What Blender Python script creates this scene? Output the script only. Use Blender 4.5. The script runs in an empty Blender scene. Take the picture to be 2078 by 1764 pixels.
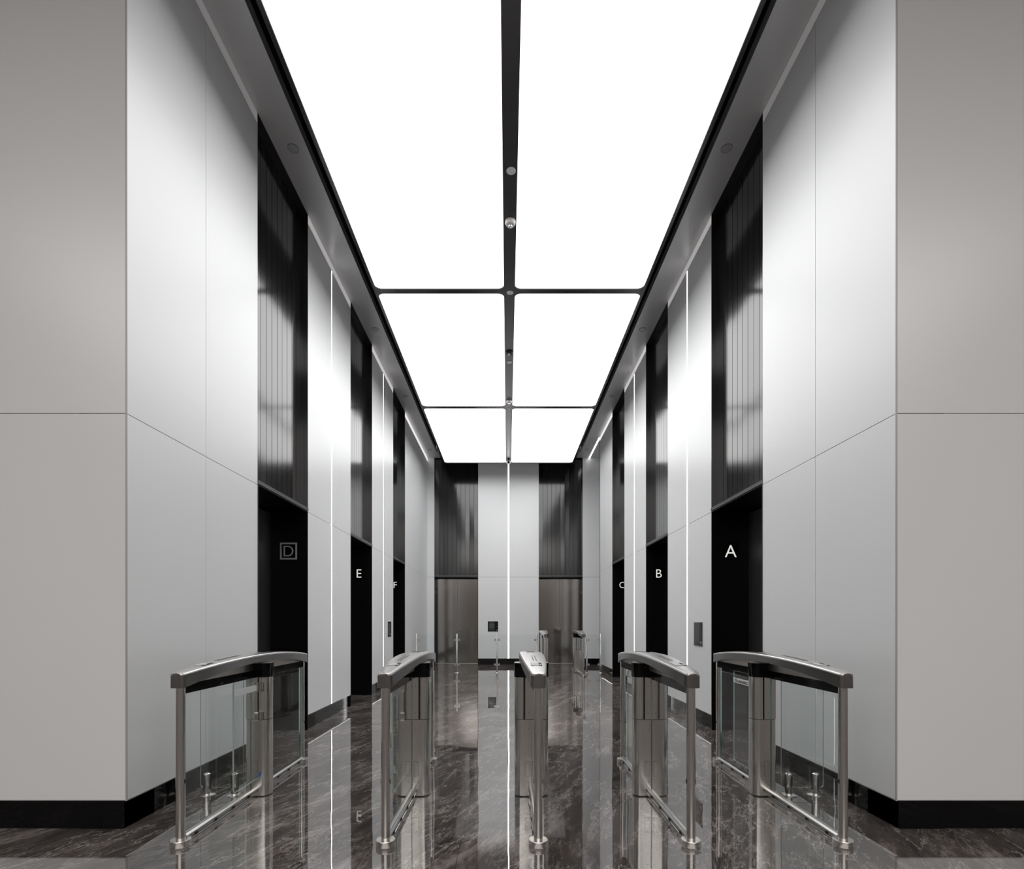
import bpy, bmesh, math, random
from mathutils import Vector, Matrix
random.seed(7)
C = bpy.context.scene.collection
scene = bpy.context.scene

# ------------------------------------------------------------------ camera
F_PX = 1100.0; W_PX = 2078.0; H_PX = 1764.0
cd = bpy.data.cameras.new('camera')
cam = bpy.data.objects.new('camera', cd); C.objects.link(cam)
cam.location = (-0.0235, 0.0, 1.30)
cam.rotation_euler = (math.pi/2, 0, 0)
cd.sensor_fit = 'HORIZONTAL'; cd.sensor_width = 36.0
cd.lens = 36.0*F_PX/W_PX
cd.shift_x = (W_PX/2-1030.2)/W_PX
cd.shift_y = (1260.0-H_PX/2)/W_PX
cd.clip_start = 0.05; cd.clip_end = 100
scene.camera = cam

# ------------------------------------------------------------------ world, exposure
world = bpy.data.worlds.new('world'); scene.world = world
world.use_nodes = True
world.node_tree.nodes['Background'].inputs[0].default_value = (0.5, 0.5, 0.52, 1)
world.node_tree.nodes['Background'].inputs[1].default_value = 0.25
scene.view_settings.view_transform = 'Standard'
scene.view_settings.look = 'None'
scene.view_settings.exposure = 0.14
scene.view_settings.gamma = 1.0
scene.view_settings.use_curve_mapping = False
L_HALL = 2.2        # luminous ceiling of the hall
L_LOBBY = 1.85       # luminous ceiling of the lobby
L_LED = 8.0         # vertical light lines

# ------------------------------------------------------------------ materials
def new_mat(name):
    m = bpy.data.materials.new(name); m.use_nodes = True
    nt = m.node_tree
    return m, nt, nt.nodes['Principled BSDF']

def pmat(name, col, rough=0.5, metal=0.0, spec=0.5, ior=1.5, coat=0.0):
    m, nt, b = new_mat(name)
    b.inputs['Base Color'].default_value = (*col, 1)
    b.inputs['Roughness'].default_value = rough
    b.inputs['Metallic'].default_value = metal
    b.inputs['Specular IOR Level'].default_value = spec
    b.inputs['IOR'].default_value = ior
    b.inputs['Coat Weight'].default_value = coat
    return m

def brushed(name, col, rough=0.28, metal=1.0, scale=(260, 260, 2.0), amt=0.10, camt=0.12, bump=0.0):
    m, nt, b = new_mat(name); N = nt.nodes; L = nt.links
    tc = N.new('ShaderNodeTexCoord'); mp = N.new('ShaderNodeMapping')
    mp.inputs['Scale'].default_value = scale
    nz = N.new('ShaderNodeTexNoise'); nz.inputs['Scale'].default_value = 1.0
    nz.inputs['Detail'].default_value = 3
    L.new(tc.outputs['Object'], mp.inputs[0]); L.new(mp.outputs[0], nz.inputs['Vector'])
    r = N.new('ShaderNodeMapRange'); r.inputs['To Min'].default_value = rough-amt/2; r.inputs['To Max'].default_value = rough+amt/2
    L.new(nz.outputs['Fac'], r.inputs['Value']); L.new(r.outputs[0], b.inputs['Roughness'])
    mx = N.new('ShaderNodeMixRGB')
    mx.inputs[1].default_value = tuple(c*(1-camt) for c in col)+(1,)
    mx.inputs[2].default_value = tuple(min(1, c*(1+camt)) for c in col)+(1,)
    L.new(nz.outputs['Fac'], mx.inputs[0]); L.new(mx.outputs[0], b.inputs['Base Color'])
    b.inputs['Metallic'].default_value = metal
    if bump:
        bp = N.new('ShaderNodeBump'); bp.inputs['Strength'].default_value = 1; bp.inputs['Distance'].default_value = bump
        L.new(nz.outputs['Fac'], bp.inputs['Height']); L.new(bp.outputs[0], b.inputs['Normal'])
    return m

def emit(name, col, s):
    m = bpy.data.materials.new(name); m.use_nodes = True
    nt = m.node_tree; nt.nodes.clear()
    e = nt.nodes.new('ShaderNodeEmission'); o = nt.nodes.new('ShaderNodeOutputMaterial')
    e.inputs[0].default_value = (*col, 1); e.inputs[1].default_value = s
    nt.links.new(e.outputs[0], o.inputs[0])
    return m

def glass_mat(name, tint=(0.975, 0.99, 0.985), rough=0.0, boost=1.0):
    m = bpy.data.materials.new(name); m.use_nodes = True
    nt = m.node_tree; nt.nodes.clear(); N = nt.nodes; L = nt.links
    o = N.new('ShaderNodeOutputMaterial'); t = N.new('ShaderNodeBsdfTransparent')
    g = N.new('ShaderNodeBsdfGlossy'); g.inputs['Roughness'].default_value = rough
    t.inputs[0].default_value = (*tint, 1); g.inputs[0].default_value = (boost, boost, boost, 1)
    f = N.new('ShaderNodeFresnel'); f.inputs[0].default_value = 1.5
    # back faces of the sheet see the inverse index: use absolute facing instead
    ge = N.new('ShaderNodeNewGeometry')
    mr = N.new('ShaderNodeMix'); mr.data_type = 'FLOAT'
    mr.inputs[2].default_value = 1.5; mr.inputs[3].default_value = 1/1.5
    L.new(ge.outputs['Backfacing'], mr.inputs[0])
    f.inputs[0].default_value = 1.5
    mx = N.new('ShaderNodeMixShader')
    iv = N.new('ShaderNodeMath'); iv.operation = 'SUBTRACT'; iv.inputs[0].default_value = 1.0
    L.new(ge.outputs['Backfacing'], iv.inputs[1])
    mu = N.new('ShaderNodeMath'); mu.operation = 'MULTIPLY'
    L.new(f.outputs[0], mu.inputs[0]); L.new(iv.outputs[0], mu.inputs[1])
    L.new(mu.outputs[0], mx.inputs[0]); L.new(t.outputs[0], mx.inputs[1]); L.new(g.outputs[0], mx.inputs[2])
    L.new(mx.outputs[0], o.inputs[0])
    return m

def panel_mat(name, col, rough, metal):
    """satin metal wall cladding with a very fine vertical brush"""
    m = brushed(name, col, rough, metal, (220, 220, 1.2), 0.008, 0.004)
    return m

def marble(name):
    m, nt, b = new_mat(name); N = nt.nodes; L = nt.links
    tc = N.new('ShaderNodeTexCoord')
    mp = N.new('ShaderNodeMapping'); mp.inputs['Scale'].default_value = (0.45, 1.5, 1)
    mr_ = N.new('ShaderNodeMapping'); mr_.inputs['Rotation'].default_value = (0, 0, math.radians(-68))
    L.new(tc.outputs['Object'], mr_.inputs[0]); L.new(mr_.outputs[0], mp.inputs[0])
    # warp
    w = N.new('ShaderNodeTexNoise'); w.inputs['Scale'].default_value = 1.6; w.inputs['Detail'].default_value = 6
    L.new(mp.outputs[0], w.inputs['Vector'])
    ad = N.new('ShaderNodeMixRGB'); ad.blend_type = 'ADD'; ad.inputs[0].default_value = 0.30
    L.new(mp.outputs[0], ad.inputs[1]); L.new(w.outputs['Color'], ad.inputs[2])
    # clouds
    n1 = N.new('ShaderNodeTexNoise'); n1.inputs['Scale'].default_value = 3.6; n1.inputs['Detail'].default_value = 14; n1.inputs['Roughness'].default_value = 0.76
    L.new(ad.outputs[0], n1.inputs['Vector'])
    cr = N.new('ShaderNodeValToRGB'); e = cr.color_ramp
    e.elements[0].position = 0.32; e.elements[0].color = (0.024, 0.020, 0.0185, 1)
    e.elements[1].position = 0.72; e.elements[1].color = (0.38, 0.34, 0.325, 1)
    k = e.elements.new(0.53); k.color = (0.100, 0.084, 0.077, 1)
    L.new(n1.outputs['Fac'], cr.inputs[0])
    # veins: ridged noise |n-0.5|
    def vein(scale, width, detail, vec):
        n = N.new('ShaderNodeTexNoise'); n.inputs['Scale'].default_value = scale; n.inputs['Detail'].default_value = detail
        n.inputs['Roughness'].default_value = 0.66
        L.new(vec, n.inputs['Vector'])
        s = N.new('ShaderNodeMath'); s.operation = 'SUBTRACT'; s.inputs[1].default_value = 0.5; L.new(n.outputs['Fac'], s.inputs[0])
        a = N.new('ShaderNodeMath'); a.operation = 'ABSOLUTE'; L.new(s.outputs[0], a.inputs[0])
        r = N.new('ShaderNodeMapRange'); r.inputs['From Min'].default_value = 0; r.inputs['From Max'].default_value = width
        r.inputs['To Min'].default_value = 1; r.inputs['To Max'].default_value = 0
        L.new(a.outputs[0], r.inputs['Value'])
        return r.outputs[0]
    v1 = vein(1.7, 0.0065, 9, ad.outputs[0])
    v2 = vein(5.5, 0.012, 9, ad.outputs[0])
    v3 = vein(15.0, 0.03, 6, ad.outputs[0])
    msk = N.new('ShaderNodeTexNoise'); msk.inputs['Scale'].default_value = 2.1; msk.inputs['Detail'].default_value = 3
    L.new(tc.outputs['Object'], msk.inputs['Vector'])
    mk = N.new('ShaderNodeMapRange'); mk.inputs['From Min'].default_value = 0.42; mk.inputs['From Max'].default_value = 0.66
    L.new(msk.outputs['Fac'], mk.inputs['Value'])
    def mul(a, bb, const=None):
        x = N.new('ShaderNodeMath'); x.operation = 'MULTIPLY'; L.new(a, x.inputs[0])
        if const is None: L.new(bb, x.inputs[1])
        else: x.inputs[1].default_value = const
        return x.outputs[0]
    def add(a, bb):
        x = N.new('ShaderNodeMath'); x.operation = 'ADD'; x.use_clamp = True; L.new(a, x.inputs[0]); L.new(bb, x.inputs[1]); return x.outputs[0]
    vv = add(add(mul(v1, None, 0.42), mul(mul(v2, mk.outputs[0]), None, 0.34)), mul(mul(v3, mk.outputs[0]), None, 0.2))
    mx = N.new('ShaderNodeMixRGB'); L.new(vv, mx.inputs[0]); L.new(cr.outputs[0], mx.inputs[1])
    mx.inputs[2].default_value = (0.80, 0.74, 0.71, 1)
    # faint tile joints, 1.2 m
    br = N.new('ShaderNodeTexBrick'); br.offset = 0.0; br.squash = 1.0
    br.inputs['Scale'].default_value = 1.0; br.inputs['Brick Width'].default_value = 1.2; br.inputs['Row Height'].default_value = 1.2
    br.inputs['Mortar Size'].default_value = 0.0016; br.inputs['Mortar Smooth'].default_value = 0.0
    br.inputs['Color1'].default_value = (0, 0, 0, 1); br.inputs['Color2'].default_value = (0, 0, 0, 1); br.inputs['Mortar'].default_value = (1, 1, 1, 1)
    mpb = N.new('ShaderNodeMapping'); mpb.inputs['Location'].default_value = (0.3, -0.33, 0)
    L.new(tc.outputs['Object'], mpb.inputs[0]); L.new(mpb.outputs[0], br.inputs['Vector'])
    jf = mul(br.outputs['Color'], None, 0.75)
    mj = N.new('ShaderNodeMixRGB'); L.new(jf, mj.inputs[0]); L.new(mx.outputs[0], mj.inputs[1]); mj.inputs[2].default_value = (0.012, 0.010, 0.009, 1)
    L.new(mj.outputs[0], b.inputs['Base Color'])
    b.inputs['Roughness'].default_value = 0.012
    b.inputs['IOR'].default_value = 2.7
    # slow undulation of the polish
    nb = N.new('ShaderNodeTexNoise'); nb.inputs['Scale'].default_value = 1.7; nb.inputs['Detail'].default_value = 1.5
    L.new(tc.outputs['Object'], nb.inputs['Vector'])
    bp = N.new('ShaderNodeBump'); bp.inputs['Strength'].default_value = 1.0; bp.inputs['Distance'].default_value = 0.0020
    L.new(nb.outputs['Fac'], bp.inputs['Height']); L.new(bp.outputs[0], b.inputs['Normal'])
    return m

M = {}
M['marble'] = marble('polished_brown_marble')
M['panel'] = panel_mat('satin_white_panel', (0.90, 0.91, 0.92), 0.34, 0.15)
M['panel_lobby'] = M['panel']
M['groove'] = pmat('dark_joint', (0.16, 0.16, 0.165), 0.6)
M['plinth'] = pmat('black_gloss_plinth', (0.004, 0.004, 0.0042), 0.05, 0, 0.22)
M['bead'] = pmat('corner_bead', (0.5, 0.5, 0.5), 0.5, 0.3)
M['lip'] = pmat('polished_lip', (0.8, 0.8, 0.81), 0.2, 1.0)
M['portal'] = pmat('black_portal', (0.0035, 0.0035, 0.004), 0.28, 0, 0.25)
M['slat'] = brushed('black_slat', (0.012, 0.0115, 0.012), 0.13, 0.0, (60, 60, 0.5), 0.03, 0.05)
M['slat'].node_tree.nodes['Principled BSDF'].inputs['IOR'].default_value = 1.85
M['slatgap'] = pmat('slat_gap', (0.004, 0.004, 0.004), 0.5)
M['header'] = pmat('header_metal', (0.13, 0.13, 0.135), 0.35, 0.9)
M['door'] = brushed('bronze_steel_door', (0.42, 0.393, 0.37), 0.11, 1.0, (200, 200, 1.0), 0.008, 0.03)
M['soffit'] = pmat('soffit_grey', (0.62, 0.62, 0.625), 0.33, 0.15)
M['lobby_rear'] = pmat('lobby_rear_grey', (0.2, 0.19, 0.185), 0.5)
M['lobby_side'] = pmat('lobby_side_grey', (0.3, 0.29, 0.285), 0.5)
M['lobby_ceiling'] = pmat('lobby_ceiling_grey', (0.75, 0.74, 0.73), 0.5)
M['black'] = pmat('matt_black', (0.006, 0.006, 0.007), 0.5)
M['frame'] = pmat('light_frame_grey', (0.055, 0.052, 0.056), 0.22, 0.6)
M['lumi'] = emit('luminous_membrane', (1.0, 0.997, 0.995), L_HALL)
M['lumi_lobby'] = emit('luminous_membrane_lobby', (1.0, 0.965, 0.93), L_LOBBY)
M['led'] = emit('led_line', (1.0, 0.965, 0.985), L_LED)
M['steel'] = brushed('brushed_steel', (0.74, 0.715, 0.69), 0.19, 1.0, (900, 900, 2.0), 0.06, 0.04)
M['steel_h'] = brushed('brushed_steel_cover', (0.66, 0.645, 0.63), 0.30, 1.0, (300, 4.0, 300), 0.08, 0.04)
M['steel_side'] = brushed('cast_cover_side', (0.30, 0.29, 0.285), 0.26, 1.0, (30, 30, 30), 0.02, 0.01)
M['alu'] = brushed('aluminium_rail', (0.66, 0.65, 0.635), 0.28, 1.0, (300, 3, 300), 0.1, 0.08)
M['gloss_black'] = pmat('gloss_black_plastic', (0.003, 0.003, 0.0033), 0.08, 0, 0.25)
M['rubber'] = pmat('black_rubber', (0.01, 0.01, 0.01), 0.5)
M['glass'] = glass_mat('clear_glass')
M['edge'] = pmat('green_glass_edge', (0.09, 0.24, 0.215), 0.12, 0, 0.8)
M['edge_light'] = pmat('pale_glass_edge', (0.34, 0.42, 0.405), 0.15, 0, 0.6)
M['frost'] = pmat('frosted_band', (0.62, 0.64, 0.65), 0.5)
M['whiteband'] = pmat('white_band', (0.8, 0.8, 0.8), 0.5)
M['ink'] = pmat('black_ink', (0.02, 0.02, 0.025), 0.6)
M['blue'] = pmat('blue_sticker', (0.06, 0.20, 0.50), 0.5)
M['screen'] = pmat('dark_screen', (0.045, 0.048, 0.048), 0.2)
M['screen_glass'] = pmat('black_glass', (0.006, 0.006, 0.007), 0.08)
M['icon'] = emit('icon_light', (0.45, 0.60, 0.75), 0.16)
M['icon_white'] = emit('icon_white', (0.8, 0.85, 0.9), 0.5)
M['chrome'] = pmat('chrome_lock', (0.85, 0.85, 0.85), 0.15, 1.0)
M['letter'] = emit('backlit_letter', (1.0, 0.97, 0.93), 0.68)
M['letter_off'] = pmat('grey_metal_letter', (0.55, 0.55, 0.56), 0.45, 0.6)
M['plaque'] = pmat('black_plaque', (0.001, 0.001, 0.001), 0.5, 0, 0.1)
M['white_plastic'] = pmat('white_plastic', (0.72, 0.70, 0.68), 0.4)
M['disc'] = pmat('grey_disc', (0.75, 0.75, 0.76), 0.5)
M['disc_soffit'] = pmat('soffit_disc', (0.48, 0.48, 0.485), 0.4, 0.35)
M['disc_rim'] = pmat('disc_rim', (0.25, 0.25, 0.25), 0.5)
M['screw'] = pmat('screw_head', (0.25, 0.23, 0.22), 0.3, 1.0)
M['icon_print'] = pmat('printed_icon', (0.75, 0.75, 0.75), 0.5)
M['reader_grey'] = pmat('reader_print', (0.42, 0.42, 0.42), 0.4)

# ------------------------------------------------------------------ mesh helpers
class MB:
    def __init__(s):
        s.bm = bmesh.new(); s.mats = []
    def mi(s, m):
        if m not in s.mats: s.mats.append(m)
        return s.mats.index(m)
    def quad(s, pts, m):
        vs = [s.bm.verts.new(p) for p in pts]
        f = s.bm.faces.new(vs); f.material_index = s.mi(m); return f
    def box(s, x0, x1, y0, y1, z0, z1, m, edge=None, thin='x'):
        if x1 < x0: x0, x1 = x1, x0
        if y1 < y0: y0, y1 = y1, y0
        if z1 < z0: z0, z1 = z1, z0
        v = [s.bm.verts.new(p) for p in ((x0,y0,z0),(x1,y0,z0),(x1,y1,z0),(x0,y1,z0),(x0,y0,z1),(x1,y0,z1),(x1,y1,z1),(x0,y1,z1))]
        faces = {'-z':(3,2,1,0), '+z':(4,5,6,7), '-y':(0,1,5,4), '+x':(1,2,6,5), '+y':(2,3,7,6), '-x':(3,0,4,7)}
        for k, q in faces.items():
            f = s.bm.faces.new([v[i] for i in q])
            f.material_index = s.mi(m if (edge is None or k[1] == thin) else edge)
    def prism(s, poly, a0, a1, m, axis='z', side=None, cap=None):
        """poly: CCW 2D list; extruded along axis"""
        def P(u, v, w):
            return {'z': (u, v, w), 'x': (w, u, v), 'y': (v, w, u)}[axis]
        lo = [s.bm.verts.new(P(u, v, a0)) for u, v in poly]
        hi = [s.bm.verts.new(P(u, v, a1)) for u, v in poly]
        n = len(poly)
        f = s.bm.faces.new(list(reversed(lo))); f.material_index = s.mi(cap or m)
        f = s.bm.faces.new(hi); f.material_index = s.mi(cap or m)
        for i in range(n):
            j = (i+1) % n
            f = s.bm.faces.new([lo[i], lo[j], hi[j], hi[i]]); f.material_index = s.mi(side or m)
    def cyl(s, cx, cy, r, z0, z1, m, n=32, axis='z', r2=None, cap=None):
        """(cx,cy) in the plane normal to axis: z->(x,y), x->(y,z), y->(z,x)"""
        def P(u, v, w):
            return {'z': (u, v, w), 'x': (w, u, v), 'y': (v, w, u)}[axis]
        r2 = r if r2 is None else r2
        lo = [s.bm.verts.new(P(cx+r*math.cos(2*math.pi*i/n), cy+r*math.sin(2*math.pi*i/n), z0)) for i in range(n)]
        hi = [s.bm.verts.new(P(cx+r2*math.cos(2*math.pi*i/n), cy+r2*math.sin(2*math.pi*i/n), z1)) for i in range(n)]
        f = s.bm.faces.new(list(reversed(lo))); f.material_index = s.mi(cap or m)
        f = s.bm.faces.new(hi); f.material_index = s.mi(cap or m)
        for i in range(n):
            j = (i+1) % n
            f = s.bm.faces.new([lo[i], lo[j], hi[j], hi[i]]); f.material_index = s.mi(m)
    def lathe(s, cx, cy, prof, m, n=32):
        """prof: list of (r,z) from bottom to top, closed with caps"""
        rings = [[s.bm.verts.new((cx+r*math.cos(2*math.pi*i/n), cy+r*math.sin(2*math.pi*i/n), z)) for i in range(n)] for r, z in prof]
        f = s.bm.faces.new(list(reversed(rings[0]))); f.material_index = s.mi(m)
        f = s.bm.faces.new(rings[-1]); f.material_index = s.mi(m)
        for a, b in zip(rings, rings[1:]):
            for i in range(n):
                j = (i+1) % n
                f = s.bm.faces.new([a[i], a[j], b[j], b[i]]); f.material_index = s.mi(m)
    def mesh(s, name, smooth=True, ang=32):
        me = bpy.data.meshes.new(name)
        bmesh.ops.recalc_face_normals(s.bm, faces=s.bm.faces)
        s.bm.to_mesh(me); s.bm.free()
        for m in s.mats: me.materials.append(m)
        if smooth:
            me.shade_smooth(); me.set_sharp_from_angle(angle=math.radians(ang))
        return me
    def build(s, name, parent=None, **kw):
        return link(name, s.mesh(name, **kw), parent)

def link(name, me, parent=None, loc=None, rot=None):
    o = bpy.data.objects.new(name, me); C.objects.link(o)
    if parent is not None: o.parent = parent
    if loc is not None: o.location = loc
    if rot is not None: o.rotation_euler = rot
    return o
def tag(o, label, cat, group=None):
    o['label'] = label; o['category'] = cat
    if group: o['group'] = group
    return o
def thing(name, loc, label, cat, group=None):
    o = bpy.data.objects.new(name, None); C.objects.link(o); o.location = loc
    o.empty_display_size = 0.1
    return tag(o, label, cat, group)
def struct(o):
    o['kind'] = 'structure'; return o
def sempty(name, loc=(0, 0, 0)):
    o = bpy.data.objects.new(name, None); C.objects.link(o); o.location = loc
    o['kind'] = 'structure'; return o
def rrect(x0, x1, y0, y1, r, n=6):
    """rounded rectangle, CCW"""
    rs = r if isinstance(r, (tuple, list)) else (r, r, r, r)   # ll, lr, ur, ul
    out = []
    for (cx, cy, a0, rr) in ((x0, y0, 180, rs[0]), (x1, y0, 270, rs[1]), (x1, y1, 0, rs[2]), (x0, y1, 90, rs[3])):
        if rr <= 1e-6: out.append((cx, cy)); continue
        ox = cx + (rr if cx == x0 else -rr); oy = cy + (rr if cy == y0 else -rr)
        for i in range(n+1):
            a = math.radians(a0 + 90*i/n); out.append((ox+rr*math.cos(a), oy+rr*math.sin(a)))
    return out
def text_mesh(body, size, depth, mat, bold=0.0):
    cu = bpy.data.curves.new('text', 'FONT'); cu.body = body; cu.size = size; cu.extrude = depth/2
    cu.offset = bold
    cu.align_x = 'CENTER'; cu.align_y = 'CENTER'
    o = bpy.data.objects.new('text', cu); C.objects.link(o)
    dg = bpy.context.evaluated_depsgraph_get()
    me = bpy.data.meshes.new_from_object(o.evaluated_get(dg))
    bpy.data.objects.remove(o); bpy.data.curves.remove(cu)
    # centre exactly
    xs = [v.co.x for v in me.vertices]; ys = [v.co.y for v in me.vertices]
    cx = (min(xs)+max(xs))/2; cy = (min(ys)+max(ys))/2
    for v in me.vertices: v.co.x -= cx; v.co.y -= cy
    me.materials.clear(); me.materials.append(mat)
    return me, max(xs)-min(xs), max(ys)-min(ys)

# ------------------------------------------------------------------ dimensions
HW = 2.40          # half width of the hall
Y0 = 3.38          # lobby face of the piers
YB = 16.07         # back wall
ZS = 2.593         # cladding joint / door head
ZC = 6.13          # soffit
PL = 0.182         # plinth height
PORT = [(5.15, 6.45), (8.20, 9.50), (11.25, 12.55)]
YR = 14.28         # end of right wall
REC = 0.44         # portal depth
SREC = 0.09        # slat depth
LB = 9.0           # lobby half width
YL = -15.0         # lobby rear

# ------------------------------------------------------------------ floor
b = MB(); b.box(-LB, LB, YL, 18.5, -0.08, 0, M['marble'])
struct(b.build('floor', smooth=False))

# ------------------------------------------------------------------ white wall cladding
PT = 0.05   # thickness of cladding
G = 0.0025  # half joint
def clad(b, sx, ya, yb, joints, led=None, ztop=ZC-0.105):
    """panels on a side wall (sx=-1/+1) between ya..yb"""
    xf = sx*HW; xb = sx*(HW+PT)
    cuts = [ya] + list(joints) + [yb]
    for a, c in zip(cuts, cuts[1:]):
        a2 = a + (G if a != ya else 0); c2 = c - (G if c != yb else 0)
        if led is not None and abs(a-led) < 1e-6: a2 = a + 0.014
        if led is not None and abs(c-led) < 1e-6: c2 = c - 0.014
        for z0, z1 in ((PL, ZS-G), (ZS+G, ztop)):
            b.box(xf, xb, a2, c2, z0, z1, M['panel'])
    b.box(sx*(HW+0.012), sx*(HW+0.30), ya+0.004, yb-0.004, PL+0.002, ZC, M['groove'])
    b.box(sx*(HW+0.022), sx*(HW+0.30), ya+0.004, yb-0.004, 0.0, PL, M['plinth'])

def plinth_lip(b, sx, ya, yb):
    b.box(sx*(HW-0.0005), sx*(HW+0.022), ya, yb, PL-0.006, PL, M['lip'])

segs = {-1: [(Y0, 5.15, [4.27], None), (6.45, 8.20, [7.32], 7.32), (9.50, 11.25, [10.37], 10.37), (12.55, YB, [13.5, 14.84], None)],
         1: [(Y0, 5.15, [4.27], None), (6.45, 8.20, [7.32], 7.32), (9.50, 11.25, [10.37], 10.37), (12.55, YR, [13.41], None)]}
for sx, nm in ((-1, 'wall_left'), (1, 'wall_right')):
    b = MB()
    for ya, yb, js, led in segs[sx]:
        clad(b, sx, ya, yb, js, led)
        plinth_lip(b, sx, ya, yb)
        # jamb returns of the white panels towards the portals
    # lobby-facing pier face
    x0, x1 = (-LB, -HW) if sx < 0 else (HW, LB)
    for z0, z1 in ((PL, ZS-G), (ZS+G, ZC-0.003)):
        b.box(x0 if sx < 0 else x0+PT, x1-PT if sx < 0 else x1, Y0, Y0+PT, z0, z1, M['panel'])
        # corner piece
    xa, xb_ = (x0, -HW-0.022) if sx < 0 else (HW+0.022, x1)
    b.box(xa, xb_, Y0+0.012, Y0+0.30, 0, PL, M['plinth'])
    b.box(xa, xb_, Y0+0.012, Y0+0.30, PL+0.002, ZC, M['groove'])
    b.box(x0, x1, Y0-0.0005, Y0+0.014, PL-0.006, PL, M['lip'])
    # corner bead
    b.box(sx*(HW-0.002), sx*(HW+0.006), Y0-0.002, Y0+0.006, PL-0.006, ZC-0.003, M['bead'])
    struct(b.build(nm, smooth=False))

# strip between cladding and soffit, its glow painted for a glancing reflection
TOP_GLINT = [0.16, 0.34, 0.5, 0.8]
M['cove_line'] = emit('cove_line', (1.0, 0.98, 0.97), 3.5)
for q, v in enumerate(TOP_GLINT): M['cove%d' % q] = emit('top_glint_%s' % 'abcd'[q], (1.0, 0.97, 0.96), v)
LIP_GLINT = [0.30, 0.9, 1.3, 1.6]  # glow added under the panel lips to put bright lines into the floor
for q, v in enumerate(LIP_GLINT): M['toe%d' % q] = emit('lip_glint_%s' % 'abcd'[q], (1.0, 0.98, 0.97), v)
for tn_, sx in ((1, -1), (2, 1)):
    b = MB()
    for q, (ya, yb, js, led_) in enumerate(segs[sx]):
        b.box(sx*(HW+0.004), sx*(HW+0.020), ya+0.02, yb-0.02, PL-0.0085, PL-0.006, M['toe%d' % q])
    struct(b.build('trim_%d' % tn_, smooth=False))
places = ['nearest', 'second', 'third', 'farthest']
for sx, side in ((-1, 'left'), (1, 'right')):
    for q, (ya, yb, js, led_) in enumerate(segs[sx]):
        yc = (ya+yb)/2; yb2 = YB-0.002 if q == 3 else yb
        b = MB()
        poly = [(sx*HW, -0.105), (sx*(HW+0.045), -0.105), (sx*(HW+0.045), -0.002), (sx*HW, -0.002)]
        b.prism([(z, x) for x, z in poly], ya+0.003-yc, yb-0.003-yc, M['cove%d' % q], axis='y')
        o = b.build('glow_strip', smooth=False); o.location = (0, yc, ZC)
        tag(o, 'thin strip with painted glow along the top of the %s wall, %s of its four lengths' % (side, places[q]), 'cove light', 'strips with painted glow under the soffits')
yc = (YR+YB)/2
b = MB(); b.box(HW-0.02, HW+0.02, YR+0.01-yc, YB-0.01-yc, -0.006, -0.001, M['cove_line'])
o = b.build('glow_strip', smooth=False); o.location = (0, yc, ZC)
tag(o, 'short bright light line in the ceiling where the right wall opens into a passage', 'cove light')
n = 3

# ------------------------------------------------------------------ back wall
b = MB()
BX = 5.2
bp_in, bp_out = 0.898, 2.198
def clad_back(xa, xc, joints=(), led=None):
    cuts = [xa]+list(joints)+[xc]
    for a, c in zip(cuts, cuts[1:]):
        a2 = a + (0.02 if led is not None and abs(a-led) < 1e-6 else (G if a != xa else 0))
        c2 = c - (0.02 if led is not None and abs(c-led) < 1e-6 else (G if c != xc else 0))
        for z0, z1 in ((PL, ZS-G), (ZS+G, ZC)):
            b.box(a2, c2, YB, YB+PT, z0, z1, M['panel'])
    b.box(xa+0.004, xc-0.004, YB+0.012, YB+0.3, PL+0.002, ZC, M['groove'])
    b.box(xa+0.004, xc-0.004, YB+0.012, YB+0.3, 0, PL, M['plinth'])
    b.box(xa, xc, YB-0.0005, YB+0.014, PL-0.006, PL, M['lip'])
clad_back(-bp_in, bp_in, (0.0,), 0.0)
clad_back(-HW-0.02, -bp_out)
clad_back(bp_out, BX, (3.1, 4.0))
struct(b.build('wall_back', smooth=False))
# passage to the right
b = MB()
b.box(HW, BX, YR-0.05, YR, PL, ZC, M['panel']); b.box(HW+0.012, BX, YR-0.3, YR-0.062, 0, ZC, M['groove'])
b.box(HW+0.012, BX, YR-0.06, YR-0.012, 0, PL, M['plinth'])
b.box(BX, BX+0.1, YR-0.1, YB+0.3, 0, ZC, M['panel'])
struct(b.build('wall_passage', smooth=False))

# ------------------------------------------------------------------ lobby shell behind the camera
b = MB()
b.box(-LB-0.1, -LB, YL, Y0+0.3, 0, ZC, M['lobby_side']); struct(b.build('wall_lobby_left', smooth=False))
b = MB()
b.box(LB, LB+0.1, YL, Y0+0.3, 0, ZC, M['lobby_side']); struct(b.build('wall_lobby_right', smooth=False))
b = MB()
b.box(-LB, LB, YL-0.1, YL, 0, ZC, M['lobby_rear']); struct(b.build('wall_lobby_rear', smooth=False))

# ------------------------------------------------------------------ ceiling
b = MB()
IN = 2.07
for sx in (-1, 1):
    outer = HW+0.31 if sx < 0 else BX+0.1
    # soffit above the hall, with the bigger width where the passage is
    b.box(sx*IN, sx*HW, Y0, YB, ZC, ZC+0.10, M['soffit'])
    b.box(sx*HW, sx*(HW+0.6), Y0, YB if sx < 0 else YR-0.05, ZC, ZC+0.10, M['black'])
    b.box(sx*(IN-0.055), sx*IN, YB-0.55, YB, ZC, ZC+0.10, M['soffit'])
    b.box(sx*IN, sx*(IN+0.02), Y0, YB-0.55, ZC+0.10, ZC+0.60, M['black'])
b.box(HW, BX+0.1, YR-0.05, YB+0.3, ZC, ZC+0.10, M['soffit'])
b.box(-IN-0.05, IN+0.05, Y0-0.1, YB+0.3, ZC+0.60, ZC+0.65, M['black'])
b.box(-IN, IN, Y0-0.10, Y0, ZC, ZC+0.60, M['black'])
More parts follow.
